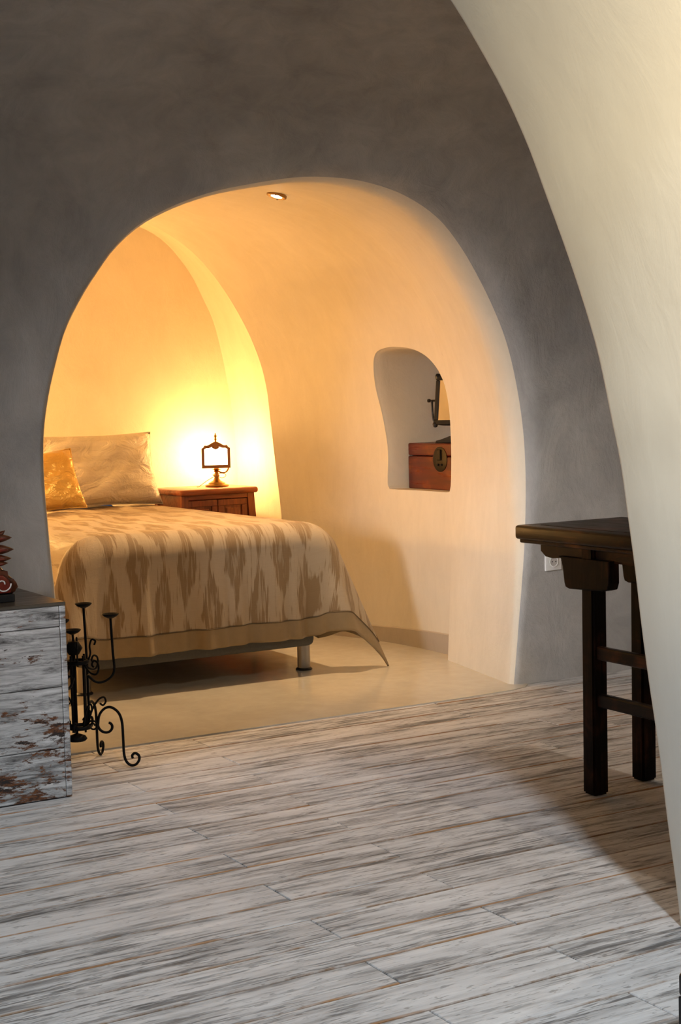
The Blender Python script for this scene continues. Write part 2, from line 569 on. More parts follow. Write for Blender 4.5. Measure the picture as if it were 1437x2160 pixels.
def build_arch_wall():
    T = VS + 1.25 * PI / 2
    outer = [(XR, 0.0), (XR, T), (XL, T), (XL, 0.0)]
    ang = sorted(set([i * PI / 150 for i in range(151)] + [math.atan2(T, XR - 2.9), math.atan2(T, XL - 2.9)]))
    V = []
    cols = []
    def rad(a):
        # edge rounding grows towards the upper right shoulder
        g = math.exp(-((a - 1.0) / 0.45) ** 2)
        return 0.035 + 0.13 * g
    NR, NF, NJ = 34, 8, 16
    j_prof = JAMB_END
    for i, a in enumerate(ang):
        d = (math.cos(a), max(math.sin(a), 0.0))
        ro, ri = ray_hit(outer, ARCH_C, d, False), ray_hit(arch, ARCH_C, d, False)
        r = rad(a)
        col = []
        for k in range(NR):
            s = k / (NR - 1)
            q = ro + (ri + r - ro) * s
            col.append(wall_pt(2.9 + q * d[0], q * d[1]))
        for k in range(1, NF + 1):
            ph = PI / 2 * k / NF
            q = ri + r * (1 - math.sin(ph))
            p = wall_pt(2.9 + q * d[0], q * d[1])
            col.append((p[0], p[1] + r * (1 - math.cos(ph)), p[2]))
        p0 = np.array(col[-1])
        # jamb end at the same angle
        rj = ray_hit(j_prof, ARCH_C, d, False)
        p1 = np.array((2.9 + rj * d[0], YJ, rj * d[1]))
        for k in range(1, NJ + 1):
            s = k / NJ
            col.append(tuple(p0 + (p1 - p0) * s))
        cols.append(col)
    nc = len(cols[0])
    V = [p for c in cols for p in c]
    o = obj('wall_back', (V, grid_faces(len(cols), nc)), 'plaster_shaded', smooth=True)
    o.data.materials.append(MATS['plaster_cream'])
    # jamb in the opening keeps the cream, passage side has shade in its colour
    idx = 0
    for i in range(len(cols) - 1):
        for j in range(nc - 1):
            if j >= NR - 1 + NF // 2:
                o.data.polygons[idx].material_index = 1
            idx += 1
    weld(o)
    for p in o.data.polygons:
        p.use_smooth = True
    return tag(o, 'shade-darkened plastered wall curving up into a vault around the arched bed alcove opening', None, kind='structure')


JAMB_R = [(4.058, 0.0), (4.08, 0.332), (4.105, 0.674), (4.123, 0.947), (4.115, 1.174), (4.08, 1.401), (4.043, 1.536), (3.953, 1.714),
          (3.851, 1.856), (3.725, 1.984), (3.575, 2.082), (3.428, 2.145), (3.283, 2.187), (3.141, 2.205), (2.95, 2.212)]
JAMB_L = [(2.75, 2.205), (2.5, 2.15), (2.2, 2.02), (1.96, 1.76), (1.82, 1.4), (1.77, 0.95), (1.78, 0.45), (1.80, 0.0)]
JAMB_END = catmull(JAMB_R + JAMB_L, 6)
wall_back = build_arch_wall()

# alcove vault sections: right half from floor to crown, left half from floor to crown
CX = 2.88
M = 60


def section(right, left, y):
    r = resample(catmull(right, 8), M)
    l = resample(catmull(left, 8), M)
    pts = np.vstack([r, l[::-1][1:]])
    return np.c_[pts[:, 0], np.full(len(pts), y), pts[:, 1]]


LEFTP = [(1.66, 0.0), (1.65, 0.6), (1.66, 1.0), (1.72, 1.35), (1.86, 1.68), (2.08, 1.95), (2.4, 2.15), (2.65, 2.22), (CX, 2.24)]
B1 = section([(4.14, 0), (4.145, .4), (4.155, .75), (4.165, 1.0), (4.155, 1.25), (4.10, 1.5), (4.01, 1.71), (3.88, 1.89), (3.735, 2.02), (3.57, 2.11), (3.3, 2.192), (3.05, 2.225), (CX, 2.23)], LEFTP, YJ)
B2 = section([(4.12, 0), (4.12, .4), (4.12, .8), (4.12, 1.1), (4.09, 1.38), (4.01, 1.66), (3.88, 1.87), (3.69, 2.05), (3.45, 2.175), (3.15, 2.24), (CX, 2.255)], LEFTP, 6.75)
B3 = section([(3.90, 0), (3.90, .3), (3.895, .64), (3.87, .9), (3.845, 1.16), (3.82, 1.38), (3.765, 1.56), (3.67, 1.75), (3.53, 1.95), (3.36, 2.11), (3.14, 2.22), (CX, 2.27)], LEFTP, YC)
C3 = section([(4.13, 0), (4.13, .4), (4.125, .8), (4.10, 1.2), (4.03, 1.52), (3.92, 1.75), (3.76, 1.94), (3.55, 2.09), (3.36, 2.17), (3.14, 2.235), (CX, 2.275)], LEFTP, YC)
C4 = section([(4.045, 0), (4.045, .4), (4.037, .8), (4.006, 1.275), (3.926, 1.698), (3.845, 1.893), (3.755, 2.057), (3.61, 2.218), (3.436, 2.307), (3.15, 2.37), (CX, 2.385)],
             [(x, z * 1.05) for x, z in LEFTP], YB)


def vault_S(v):
    # quadratic through three sections, v in 0..1 (y from YJ to YC)
    vm = (6.75 - YJ) / (YC - YJ)
    l0 = (v - vm) * (v - 1) / (vm)
    l1 = v * (v - 1) / (vm * (vm - 1))
    l2 = v * (v - vm) / (1 - vm)
    return B1 * l0 + B2 * l1 + B3 * l2


NVV = 61
VG = np.array([vault_S(v) for v in np.linspace(0, 1, NVV)])      # [v, u, 3]


def surf(v, u):
    """u in 0..1 over the right half"""
    fv, fu = v * (NVV - 1), u * (M - 1)
    i, j = min(int(fv), NVV - 2), min(int(fu), M - 2)
    a, b = fv - i, fu - j
    return VG[i, j] * (1 - a) * (1 - b) + VG[i + 1, j] * a * (1 - b) + VG[i, j + 1] * (1 - a) * b + VG[i + 1, j + 1] * a * b


def inv_u(v, z):
    lo, hi = 0.0, 1.0
    for _ in range(40):
        m = (lo + hi) / 2
        if surf(v, m)[2] < z:
            lo = m
        else:
            hi = m
    return lo


NICHE = [(6.668, .845), (6.664, 1.0), (6.69, 1.18), (6.715, 1.32), (6.705, 1.43), (6.665, 1.505), (6.58, 1.53), (6.482, 1.53), (6.352, 1.51), (6.24, 1.458), (6.165, 1.37),
         (6.14, 1.25), (6.135, 1.0), (6.135, .845), (6.145, .812), (6.17, .806), (6.4, .806), (6.63, .806), (6.657, .814)]


def build_alcove_vault():
    K = 44
    u1 = K / (M - 1)
    hole_yz = catmull(NICHE, 5, True)
    hole = []
    for y, z in hole_yz:
        v = (y - YJ) / (YC - YJ)
        hole.append((v * 1.37, inv_u(v, z) * 2.9))
    c = (np.mean([h[0] for h in hole]), np.mean([h[1] for h in hole]))
    vs = np.linspace(0, 1, NVV)
    us = np.arange(0, K + 1) / (M - 1)
    rect = [(v, 0.0) for v in vs] + [(1.0, u) for u in us[1:]] + [(v, u1) for v in vs[::-1][1:]] + [(0.0, u) for u in us[::-1][1:-1]]
    V, F = [], []
    n = len(rect)
    NR = 14
    rings = []
    for q in range(NR):
        s = q / (NR - 1)
        for (v, u) in rect:
            rv, ru = v * 1.37, u * 2.9
            d = (rv - c[0], ru - c[1])
            t = ray_hit(hole, c, d, True)
            hx, hy = c[0] + d[0] * t, c[1] + d[1] * t
            e = s ** 0.8
            V.append(surf((rv + (hx - rv) * e) / 1.37, (ru + (hy - ru) * e) / 2.9))
    F += grid_faces(NR, n, True)
    # niche: rounded rim, sides and back
    inner = np.array(V[-n:])
    cy, cz = inner[:, 1].mean(), inner[:, 2].mean()
    off = len(V)
    prev = off - n
    steps = [(0.004, 0.0), (0.012, 0.003), (0.024, 0.008), (0.06, 0.011), (0.16, 0.012), (0.36, 0.015), (0.46, 0.03), (0.50, 0.07)]
    for (dx, sh) in steps:
        base = len(V)
        for p in inner:
            v = np.array((0, cy - p[1], cz - p[2]))
            v /= np.linalg.norm(v)
            x = p[0] + dx if dx < 0.2 else p[0] * 0.3 + 4.12 * 0.7 + dx
            zz = p[2] + v[2] * sh
            if p[2] < 0.82:
                zz = p[2]
            V.append((x, p[1] + v[1] * sh, zz))
        for j in range(n):
            F.append((prev + j, prev + (j + 1) % n, base + (j + 1) % n, base + j))
        prev = base
    V.append((4.12 + 0.505, cy, cz))
    for j in range(n):
        F.append((prev + j, prev + (j + 1) % n, len(V) - 1))
    # rest of the vault
    off = len(V)
    rest = VG[:, K:, :]
    nv, nu = rest.shape[:2]
    V += [tuple(p) for p in rest.reshape(-1, 3)]
    F += grid_faces(nv, nu, off=off)
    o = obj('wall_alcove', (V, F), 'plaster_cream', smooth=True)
    weld(o, 3e-4)
    for p in o.data.polygons:
        p.use_smooth = True
    o.data.set_sharp_from_angle(angle=R(50))
    return tag(o, 'cream plastered alcove vault with an arched niche in its right side', kind='structure')


build_alcove_vault()


def strip(name, rows, mat, label, sharp=None):
    V = [tuple(p) for r in rows for p in r]
    o = obj(name, (V, grid_faces(len(rows), len(rows[0]))), mat, smooth=True)
    if sharp:
        o.data.set_sharp_from_angle(angle=R(sharp))
    return tag(o, label, kind='structure')


# return between jamb end and the wider vault
ret = []
for p in VG[0]:
    d = (p[0] - ARCH_C[0], max(p[2], 0.0))
    t_ = ray_hit(JAMB_END, ARCH_C, d, False) or 1.0
    ret.append((ARCH_C[0] + d[0] * t_, YJ, d[1] * t_))
strip('trim_1', [ret, VG[0]], 'plaster_cream', 'plastered inner return of the alcove arch')
# step at the bedside recess, and the recess itself
step = [B3 + (C3 - B3) * s + np.array([0, -0.02 * (math.sin(s * PI / 2) - s) if s < 1 else 0, 0]) for s in np.linspace(0, 1, 6)]
strip('trim_2', step, 'plaster_cream', 'plastered corner where the alcove widens into the bedside recess', 40)
rec = []
for s in np.linspace(0, 1, 24):
    p = C3 + (C4 - C3) * s
    rec.append(p)
strip('wall_recess', rec, 'plaster_cream', 'cream plastered vault over the bed head')
# bed-head wall
cen = np.array((2.88, YB, 1.0))
rows = [C4 * (1 - s) + cen * s for s in np.linspace(0, 1, 10)]
strip('wall_alcove_end', rows, 'plaster_cream', 'cream arched wall behind the pillows and bedside cabinet')

# ceiling and outer walls of the passage
crown = wall_pt(0, VS + 1.25 * PI / 2)
o = obj('ceiling', ([(XL, crown[1], crown[2]), (XR, crown[1], crown[2]), (XR, YN, crown[2]), (XL, YN, crown[2])], [(0, 1, 2, 3)]), 'plaster_shaded')
tag(o, 'shade-darkened plastered ceiling of the passage', kind='structure')


def end_wall(name, x, label):
    prof = [(YN, 0), (YN, crown[2]), (crown[1], crown[2])]
    prof += [wall_pt(0, VS + 1.25 * PI / 2 * s)[1:] for s in np.linspace(1, 0, 14)] + [(YW, 0)]
    o = obj(name, ([(x, p[0], p[1]) for p in prof], [tuple(range(len(prof)))]), 'plaster_near')
    tag(o, label, kind='structure')


end_wall('wall_left', XL, 'plastered end wall of the passage beyond the white chest')
end_wall('wall_right', XR, 'plastered end wall of the passage beyond the dark table')

NEAR = [(2.423, 0.0), (2.407, 0.12), (2.387, 0.248), (2.361, 0.432), (2.334, 0.591), (2.315, 0.714), (2.296, 0.858), (2.277, 0.979), (2.258, 1.098), (2.232, 1.205), (2.201, 1.333),
        (2.162, 1.448), (2.112, 1.571), (2.062, 1.682), (2.013, 1.79), (1.953, 1.896), (1.882, 1.997), (1.818, 2.078), (1.72, 2.18), (1.58, 2.29), (1.40, 2.39), (1.2, 2.455), (0.95, 2.48)]


def build_near_wall():
    right = NEAR
    full = catmull(right + [(1.9 - x, z) for x, z in right[::-1][1:]], 5)
    c = (0.95, 0.0)
    H = crown[2]
    outer = [(XR, 0.0), (XR, H + .6), (XL, H + .6), (XL, 0.0)]
    ang = sorted(set([i * PI / 180 for i in range(181)] + [math.atan2(H + .6, XR - .95), math.atan2(H + .6, XL - .95)]))
    cols = []
    T0, r = 1.72, 0.012
    for a in ang:
        d = (math.cos(a), max(math.sin(a), 0.0))
        ro, ri = ray_hit(outer, c, d, False), ray_hit(full, c, d, False)
        col = []
        def P(q, y):
            col.append((c[0] + q * d[0], y, q * d[1]))
        for s in np.linspace(0, 1, 6):
            P(ro + (ri + r - ro) * s, YN)
        for ph in (30, 60, 90):
            P(ri + r * (1 - math.sin(R(ph))), YN - r * (1 - math.cos(R(ph))))
        for s in np.linspace(0, 1, 9)[1:]:
            P(ri + 0.02 * s * s, YN - r + (T0 + .08 - YN + r) * s)
        for ph in (30, 60, 90):
            P(ri + .02 + .08 * (1 - math.cos(R(ph))), T0 + .08 - .08 * math.sin(R(ph)))
        for s in np.linspace(0, 1, 6)[1:]:
            P((ri + .10) + (ro - ri - .10) * s, T0)
        cols.append(col)
    nc = len(cols[0])
    o = obj('wall_front', ([p for q in cols for p in q], grid_faces(len(cols), nc)), 'plaster_near', smooth=True)
    weld(o)
    for p in o.data.polygons:
        p.use_smooth = True
    o.data.set_sharp_from_angle(angle=R(40))
    tag(o, 'thick off-white plastered arch sweeping down the right side of the view', kind='structure')


build_near_wall()

# floors
fl = obj('floor', bbox(XL - .6, XR, -1.6, 5.36, -0.06, -0.018), 'subfloor')
tag(fl, 'whitewashed plank floor of the passage', kind='structure')
PW, Y0P, LEN = 0.1547, 3.492, 1.5


def plank_mesh(length, width=PW - 0.0045):
    b = bmesh.new()
    hx, hy, c, e = length / 2, width / 2, 0.0022, 0.0016
    top = [(-hx + e, -hy + c), (hx - e, -hy + c), (hx - e, hy - c), (-hx + e, hy - c)]
    mid = [(-hx, -hy), (hx, -hy), (hx, hy), (-hx, hy)]
    A = [b.verts.new((x, y, 0)) for x, y in top]
    B = [b.verts.new((x, y, -c)) for x, y in mid]
    C = [b.verts.new((x, y, -0.02)) for x, y in mid]
    b.faces.new(A)
    for p, q in ((A, B), (B, C)):
        for i in range(4):
            b.faces.new((q[i], q[(i + 1) % 4], p[(i + 1) % 4], p[i]))
    return b


base_plank = None
for k in range(-24, 12):
    yc = Y0P + PW * (k + 0.5)
    x0 = (2.17 + 0.015 * (k + .5)) if k % 2 == 0 else (1.76 + 0.0155 * (k + .5))
    for n in range(-2, 3):
        xa = x0 + LEN * n + (0.21 if n >= 1 and k % 3 == 1 else 0)
        xb = x0 + LEN * (n + 1) + (0.21 if n + 1 >= 1 and k % 3 == 1 else 0)
        if xb < -0.9 or xa > 5.2:
            continue
        if base_plank is None:
            po = obj('plank', plank_mesh(LEN - 0.003), 'whitewashed_plank', fl)
            base_plank = po
        elif abs(xb - xa - LEN) < 1e-6:
            po = base_plank.copy()
            COL.objects.link(po)
        else:
            po = obj('plank', plank_mesh(xb - xa - 0.003), 'whitewashed_plank', fl)
        po.location = ((xa + xb) / 2, yc + random.uniform(-.0006, .0006), random.uniform(-0.0012, 0.0008))
        po.rotation_euler = (random.uniform(-.006, .006), 0, random.choice((0, PI)))

# polished cement slab of the alcove, its front lip rounded off at the pier
pts = [(1.55, 5.235), (2.0, 5.232), (2.6, 5.228), (3.2, 5.222), (3.6, 5.222), (3.86, 5.236), (3.945, 5.262), (3.985, 5.30), (4.0, 5.345), (4.4, 5.6), (4.4, 8.4), (1.5, 8.4)]
sl = obj('floor_alcove', prism(pts, 'z', -0.02, 0.005), 'polished_cement')
tag(sl, 'polished cream cement floor under the bed', kind='structure')

# tan strip along the foot of the alcove wall, lower towards the back
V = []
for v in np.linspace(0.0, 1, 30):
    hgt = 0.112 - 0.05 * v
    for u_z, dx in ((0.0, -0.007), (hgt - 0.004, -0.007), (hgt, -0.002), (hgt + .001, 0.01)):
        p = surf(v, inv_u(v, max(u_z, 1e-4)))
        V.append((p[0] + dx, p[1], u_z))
sk = obj('tan_band_right', (V, grid_faces(30, 4)), 'tan_plaster', smooth=True, auto=30)
tag(sk, 'low tan strip along the alcove side wall', kind='structure')

# ------------------------------------------------------------------ bed
BX0, BX1, BY0, BY1, BZ = 2.24, 3.445, 6.10, 8.12, 0.70
bed = empty('bed', (2.84, 7.1, 0.0), 'low double bed with dark grey base on steel legs in the alcove', 'bed')


def L(bm, o):
    bmesh.ops.translate(bm, verts=bm.verts[:], vec=-Vector(o.location))
    return bm


obj('bed_base', L(bbox(2.275, 3.41, 6.168, 8.10, 0.125, 0.34, 0.03, 3), bed), 'box_spring_grey', bed, True, 40)
obj('mattress', L(bbox(2.29, 3.395, 6.175, 8.09, 0.34, 0.665, 0.07, 4), bed), 'mattress_ticking', bed, True, 40)
for lx, ly in ((2.31, 6.30), (3.384, 6.245), (2.34, 7.98), (3.384, 7.98)):
    if True:
        lg = obj('leg', L(lathe([(0, .008), (.030, .008), (.030, .13), (0, .13)], 24, (lx, ly, 0)), bed), 'brushed_steel', bed, True, 40)
        obj('leg_foot', L(lathe([(0, .0052), (.038, .0052), (.040, .010), (.033, .016), (.030, .016)], 24, (lx, ly, 0)), bed), 'black_plastic', lg, True, 40).parent = bed

# coverlet: a sheet falling over foot and sides, its corners flaring to the floor
QF, QS, RAD = 0.59, 0.615, 0.10
TOPZ = 0.712


def drape(a, b):
    """sheet coordinates (a across from bed centre, b along from the foot edge, negative = hanging) -> world"""
    hw = (BX1 - BX0) / 2 - RAD + 0.0
    cx = (BX0 + BX1) / 2
    sgn = 1 if a >= 0 else -1
    da = max(0.0, abs(a) - hw)
    db = max(0.0, -b)
    y0 = BY0 + RAD
    bx, by = cx + sgn * min(abs(a), hw), y0 + max(b, 0.0)
    rho = math.hypot(da, db)
    if rho < 1e-9:
        crest = 0.010 * math.sin(a * 9 + b * 2.0) * math.sin(b * 5 + 1) + 0.006 * math.sin(a * 23 + 3 * math.sin(b * 4))
        edge = min(1.0, (hw - abs(a)) / 0.15, max(b, 0) / 0.2)
        return (bx, by, TOPZ + crest * max(edge, 0) * 0.8)
    al = math.atan2(da, db)
    mid = math.sin(2 * al)
    mm = mid ** 0.7 if mid > 1e-9 else 0.0
    phi = R(90) - R(20) * mm
    rr = RAD + 0.10 * mm
    if rho < phi * rr:
        out, drop = rr * math.sin(rho / rr), rr * (1 - math.cos(rho / rr))
        slope = 0
    else:
        e = rho - phi * rr
        out, drop = rr * math.sin(phi) + e * math.cos(phi), rr * (1 - math.cos(phi)) + e * math.sin(phi)
        slope = e
    az = R(90) * (al / R(90)) ** 0.38 if al > 0 else 0.0
    dx, dy = math.sin(az), -math.cos(az)
    # soft hanging folds
    fold = 0.0
    if da < 1e-9:
        seam = 0.0
        for s in (-0.50, -0.33, -0.22, -0.06, 0.09, 0.27, 0.40, 0.52):
            q = (a - s) / 0.013
            seam -= 0.007 * math.exp(-q * q)
        fold = slope * (0.05 * math.sin(a * 19 + 1.0) + 0.03 * math.sin(a * 41 + 2) + 0.02 * math.sin(a * 67 + b * 5)) + seam * min(1, slope * 4)
        fold *= 0.8
    elif db < 1e-9:
        fold = slope * 0.05 * math.sin(b * 17)
    else:
        fold = -slope * 0.16 * math.exp(-((al - 0.14) / 0.10) ** 2) + slope * 0.05 * math.sin(al * 9)
    out += fold
    z = TOPZ - drop
    zmin = 0.009
    if z < zmin:
        out += (zmin - z) * 0.6
        z = zmin
    return (bx + sgn * out * dx, by + out * dy, z)


def sheet(name, avals, bvals, keep, mat, parent, thick=0.006):
    V = [drape(a, b) for b in bvals for a in avals]
    nA = len(avals)
    F = [f for f in grid_faces(len(bvals), nA) if keep(np.mean([avals[i % nA] for i in f]), np.mean([bvals[i // nA] for i in f]))]
    used = sorted(set(i for f in F for i in f))
    mp = {u: i for i, u in enumerate(used)}
    o = obj(name, ([V[u] for u in used], [tuple(mp[i] for i in f) for f in F]), mat, parent, smooth=True)
    uvl = o.data.uv_layers.new(name='uv')
    for lp in o.data.loops:
        u = used[lp.vertex_index]
        uvl.data[lp.index].uv = (avals[u % nA] + 3.0, bvals[u // nA] + 3.0)
    so = o.modifiers.new('thickness', 'SOLIDIFY')
    so.thickness = thick
    so.offset = -1
    return o


HWT = (BX1 - BX0) / 2 - RAD
cov = empty('coverlet', (2.84, 6.1, 0.0), 'beige ikat patterned coverlet draped over the bed, its corner touching the floor', 'bedspread')
amax, bmin, BAND = HWT + QS, -QF, 0.088
av = sorted(set(list(np.linspace(-amax, -HWT, 46)) + list(np.linspace(-HWT, HWT, 120)) + list(np.linspace(HWT, amax, 46)) + [-(amax - BAND), amax - BAND]))
bv = sorted(set(list(np.linspace(bmin, 0, 50)) + list(np.linspace(0, 1.86, 60)) + [bmin + BAND]))
inn = lambda a, b: abs(a) < amax - BAND and b > bmin + BAND
long_ok = lambda a, b: b < 1.48 or abs(a) < HWT + 0.06
ctop = sheet('cover', av, bv, lambda a, b: inn(a, b) and long_ok(a, b), 'ikat_coverlet', cov)
cband = sheet('border_band', av, bv, lambda a, b: not inn(a, b) and long_ok(a, b), 'hem_band', cov, 0.009)
for o in (ctop, cband):
    for v in o.data.vertices:
        v.co -= cov.location
# stitched piping between cover and band
path = [drape(-(amax - BAND), b) for b in np.linspace(1.46, bmin + BAND, 60)] + [drape(a, bmin + BAND) for a in np.linspace(-(amax - BAND), amax - BAND, 160)][1:] + [drape(amax - BAND, b) for b in np.linspace(bmin + BAND, 1.46, 60)][1:]
obj('seam', tube([Vector(p) - cov.location + Vector((0, -0.001, 0.0)) for p in path], 0.0026, 6), 'dark_seam', cov, True)


def pillow(name, loc, w_, h_, t_, lean, rz, mat, label, cat, seed=0, piping=None, roll=0.0):
    e = empty(name, loc, label, cat)
    rnd = random.Random(seed)
    N = 34
    V, F = [], []
    ph = [rnd.uniform(0, 6) for _ in range(6)]
    for side in (1, -1):
        for i in range(N + 1):
            for j in range(N + 1):
                u, v = -1 + 2 * i / N, -1 + 2 * j / N
                # corners pulled out, sides slightly sucked in
                x = w_ / 2 * u * (1 - 0.07 * (1 - v * v) * abs(u) ** 3)
                z = h_ / 2 * v * (1 - 0.08 * (1 - u * u) * abs(v) ** 3)
                th = t_ / 2 * (max(0, (1 - u ** 4)) ** 0.55) * (max(0, (1 - v ** 4)) ** 0.55)
                wr = 0.022 * math.sin(5 * u + 3 * v + ph[0]) * math.sin(4 * v + ph[1]) + 0.014 * math.sin(9 * u - 7 * v + ph[2])
                th *= 1 + 3.0 * wr
                rim = max(abs(u), abs(v))
                th += 0.006 * math.sin(14 * (u if abs(v) > abs(u) else v) + ph[3]) * max(0, rim - 0.6) * (1 - rim) * 8
                V.append((x, side * th, z))
    n1 = (N + 1) ** 2
    F += grid_faces(N + 1, N + 1, flip=False)
    F += grid_faces(N + 1, N + 1, off=n1, flip=True)
    rot = Matrix.Rotation(rz, 4, 'Z') @ Matrix.Rotation(lean, 4, 'X') @ Matrix.Rotation(roll, 4, 'Y')
    V = [rot @ Vector(p) for p in V]
    o = obj('pillow_case', (V, F), mat, e, True)
    weld(o, 1e-4)
    for p in o.data.polygons:
        p.use_smooth = True
    # stitched rim
    edge = []
    for k in range(4 * N):
        q, r_ = divmod(k, N)
        s = -1 + 2 * r_ / N
        u, v = [(s, -1), (1, s), (-s, 1), (-1, -s)][q]
        x = w_ / 2 * u * (1 - 0.07 * (1 - v * v) * abs(u) ** 3)
        z = h_ / 2 * v * (1 - 0.08 * (1 - u * u) * abs(v) ** 3)
        edge.append(rot @ Vector((x, 0, z)))
    obj('seam_edge', tube(edge + edge[:1], 0.004, 6), mat, e, True)
    return e


pillow('pillow', (3.02, 7.985, 0.918), 0.78, 0.43, 0.20, R(-20), 0.0, 'white_linen', 'white striped cotton pillow leaning against the alcove wall behind the gold cushion', 'pillow', 3)
pillow('cushion', (2.63, 7.66, 0.884), 0.40, 0.34, 0.13, R(-24), R(3), 'gold_satin', 'small shiny gold satin cushion propped in front of the white pillow', 'cushion', 5, roll=R(-4))

# ------------------------------------------------------------------ bedside cabinet
ns = empty('bedside_cabinet', (3.68, 7.94, 0.0), 'reddish brown wooden bedside cabinet carrying the lit table lamp', 'cabinet')
NZ = 0.795
tb = bbox(3.435, 3.925, 7.725, 8.145, NZ - 0.034, NZ, 0.014, 3)
obj('top', L(tb, ns), 'rosewood', ns, True, 40)


def quadbox(b, lo, hi):
    """lo/hi: ((x0,x1,y0,y1),z)"""
    vs = []
    for (x0, x1, y0, y1), z in (lo, hi):
        vs.append([b.verts.new((x, y, z)) for x, y in ((x0, y0), (x1, y0), (x1, y1), (x0, y1))])
    b.faces.new(vs[0][::-1])
    b.faces.new(vs[1])
    for i in range(4):
        b.faces.new((vs[0][i], vs[0][(i + 1) % 4], vs[1][(i + 1) % 4], vs[1][i]))
    return b


for sx in (-1, 1):
    for sy in (-1, 1):
        xt, yt = 3.68 + sx * 0.205, 7.935 + sy * 0.165
        xb, yb = 3.68 + sx * 0.245, 7.935 + sy * 0.185
        g = 0.021
        obj('corner_post', L(quadbox(bmesh.new(), ((xb - g, xb + g, yb - g, yb + g), 0.006), ((xt - g, xt + g, yt - g, yt + g), NZ - .034)), ns), 'rosewood_upright', ns)
for sx in (-1, 1):
    obj('side_panel', L(quadbox(bmesh.new(), ((3.68 + sx * .235 - .008, 3.68 + sx * .235 + .008, 7.78, 8.09), 0.12), ((3.68 + sx * .205 - .008, 3.68 + sx * .205 + .008, 7.78, 8.09), NZ - .034)), ns), 'rosewood', ns)
obj('back_panel', L(bbox(3.47, 3.89, 8.085, 8.098, 0.12, NZ - .034), ns), 'rosewood', ns)
obj('bottom_panel', L(bbox(3.46, 3.90, 7.78, 8.09, 0.12, 0.14), ns), 'rosewood', ns)
obj('top_rail', L(bbox(3.49, 3.87, 7.752, 7.776, NZ - 0.060, NZ - .034, 0.003), ns), 'rosewood', ns)
for sx in (-1, 1):
    xa, xb = (3.494, 3.678) if sx < 0 else (3.682, 3.866)
    z0, z1 = 0.16, NZ - 0.064
    fr = bmesh.new()
    for q in ((xa, xb, z1 - .035, z1), (xa, xb, z0, z0 + .035), (xa, xa + .035, z0 + .0352, z1 - .0352), (xb - .035, xb, z0 + .0352, z1 - .0352)):
        bbox(q[0], q[1], 7.757, 7.776, q[2], q[3], 0.003, 2, fr)
    d = obj('door', L(fr, ns), 'rosewood_upright', ns)
    pn = bmesh.new()
    bbox(xa + .03, xb - .03, 7.768, 7.776, z0 + .03, z1 - .03, 0.0, 2, pn)
    bbox(xa + .05, xb - .05, 7.762, 7.770, z0 + .05, z1 - .05, 0.004, 2, pn)
    p = obj('door_panel', L(pn, ns), 'rosewood_upright', d)
    kx = xb - .017 if sx < 0 else xa + .017
    obj('knob', L(lathe([(0, -.009), (.007, -.007), (.009, 0), (.006, .006), (0, .007)], 12, (kx, 7.75, 0.45)), ns), 'dark_brass', d, True)

# ------------------------------------------------------------------ table lamp with a framed screen
LX, LY = 3.762, 7.935
lamp = empty('table_lamp', (LX, LY, NZ), 'small brass table lamp with an ornate wooden framed glowing shade', 'lamp', rz=R(-26))
obj('base', lathe([(0, 0), (.066, 0), (.069, .006), (.066, .012), (.050, .015), (.048, .022), (.036, .028), (.022, .036), (.016, .046), (.012, .056), (.018, .064), (.012, .072), (.010, .082), (.016, .088), (.011, .096), (0, .096)], 28), 'antique_brass', lamp, True, 60)
obj('drip_dish', lathe([(0, .094), (.012, .094), (.028, .099), (.030, .102), (.012, .100), (0, .100)], 24), 'antique_brass', lamp, True, 60)
obj('stem', lathe([(0, .098), (.014, .099), (.015, .112), (.008, .118), (.006, .20), (.006, .232), (0, .232)], 16), 'antique_brass', lamp, True, 60)
W2, ZB, ZT = 0.082, 0.108, 0.222
out_l = [(-W2, ZB), (W2, ZB), (W2, ZT), (W2 - .010, ZT + .006), (W2 - .018, ZT + .018), (W2 - .028, ZT + .016), (.045, ZT + .017), (.028, ZT + .027), (.012, ZT + .036), (0, ZT + .039)]
out_l = out_l + [(-x, z) for x, z in out_l[::-1][1:-2]]
in_l = [(-W2 + .016, ZB + .018), (W2 - .016, ZB + .018), (W2 - .016, ZT - .006), (W2 - .026, ZT + .001), (.040, ZT + .001), (.022, ZT + .008), (.012, ZT + .010), (.015, ZT + .006), (.019, ZT + .001), (0, ZT - .007)]
in_l = in_l + [(-x, z) for x, z in in_l[::-1][1:-2]]


def ring_prism(o_, i_, y0, y1):
    b = bmesh.new()
    n = len(o_)
    R4 = [[b.verts.new((p[0], y, p[1])) for p in src] for src, y in ((o_, y0), (i_, y0), (i_, y1), (o_, y1))]
    for A, B in ((R4[0], R4[1]), (R4[1], R4[2]), (R4[2], R4[3]), (R4[3], R4[0])):
        for k in range(n):
            b.faces.new((A[k], A[(k + 1) % n], B[(k + 1) % n], B[k]))
    return b


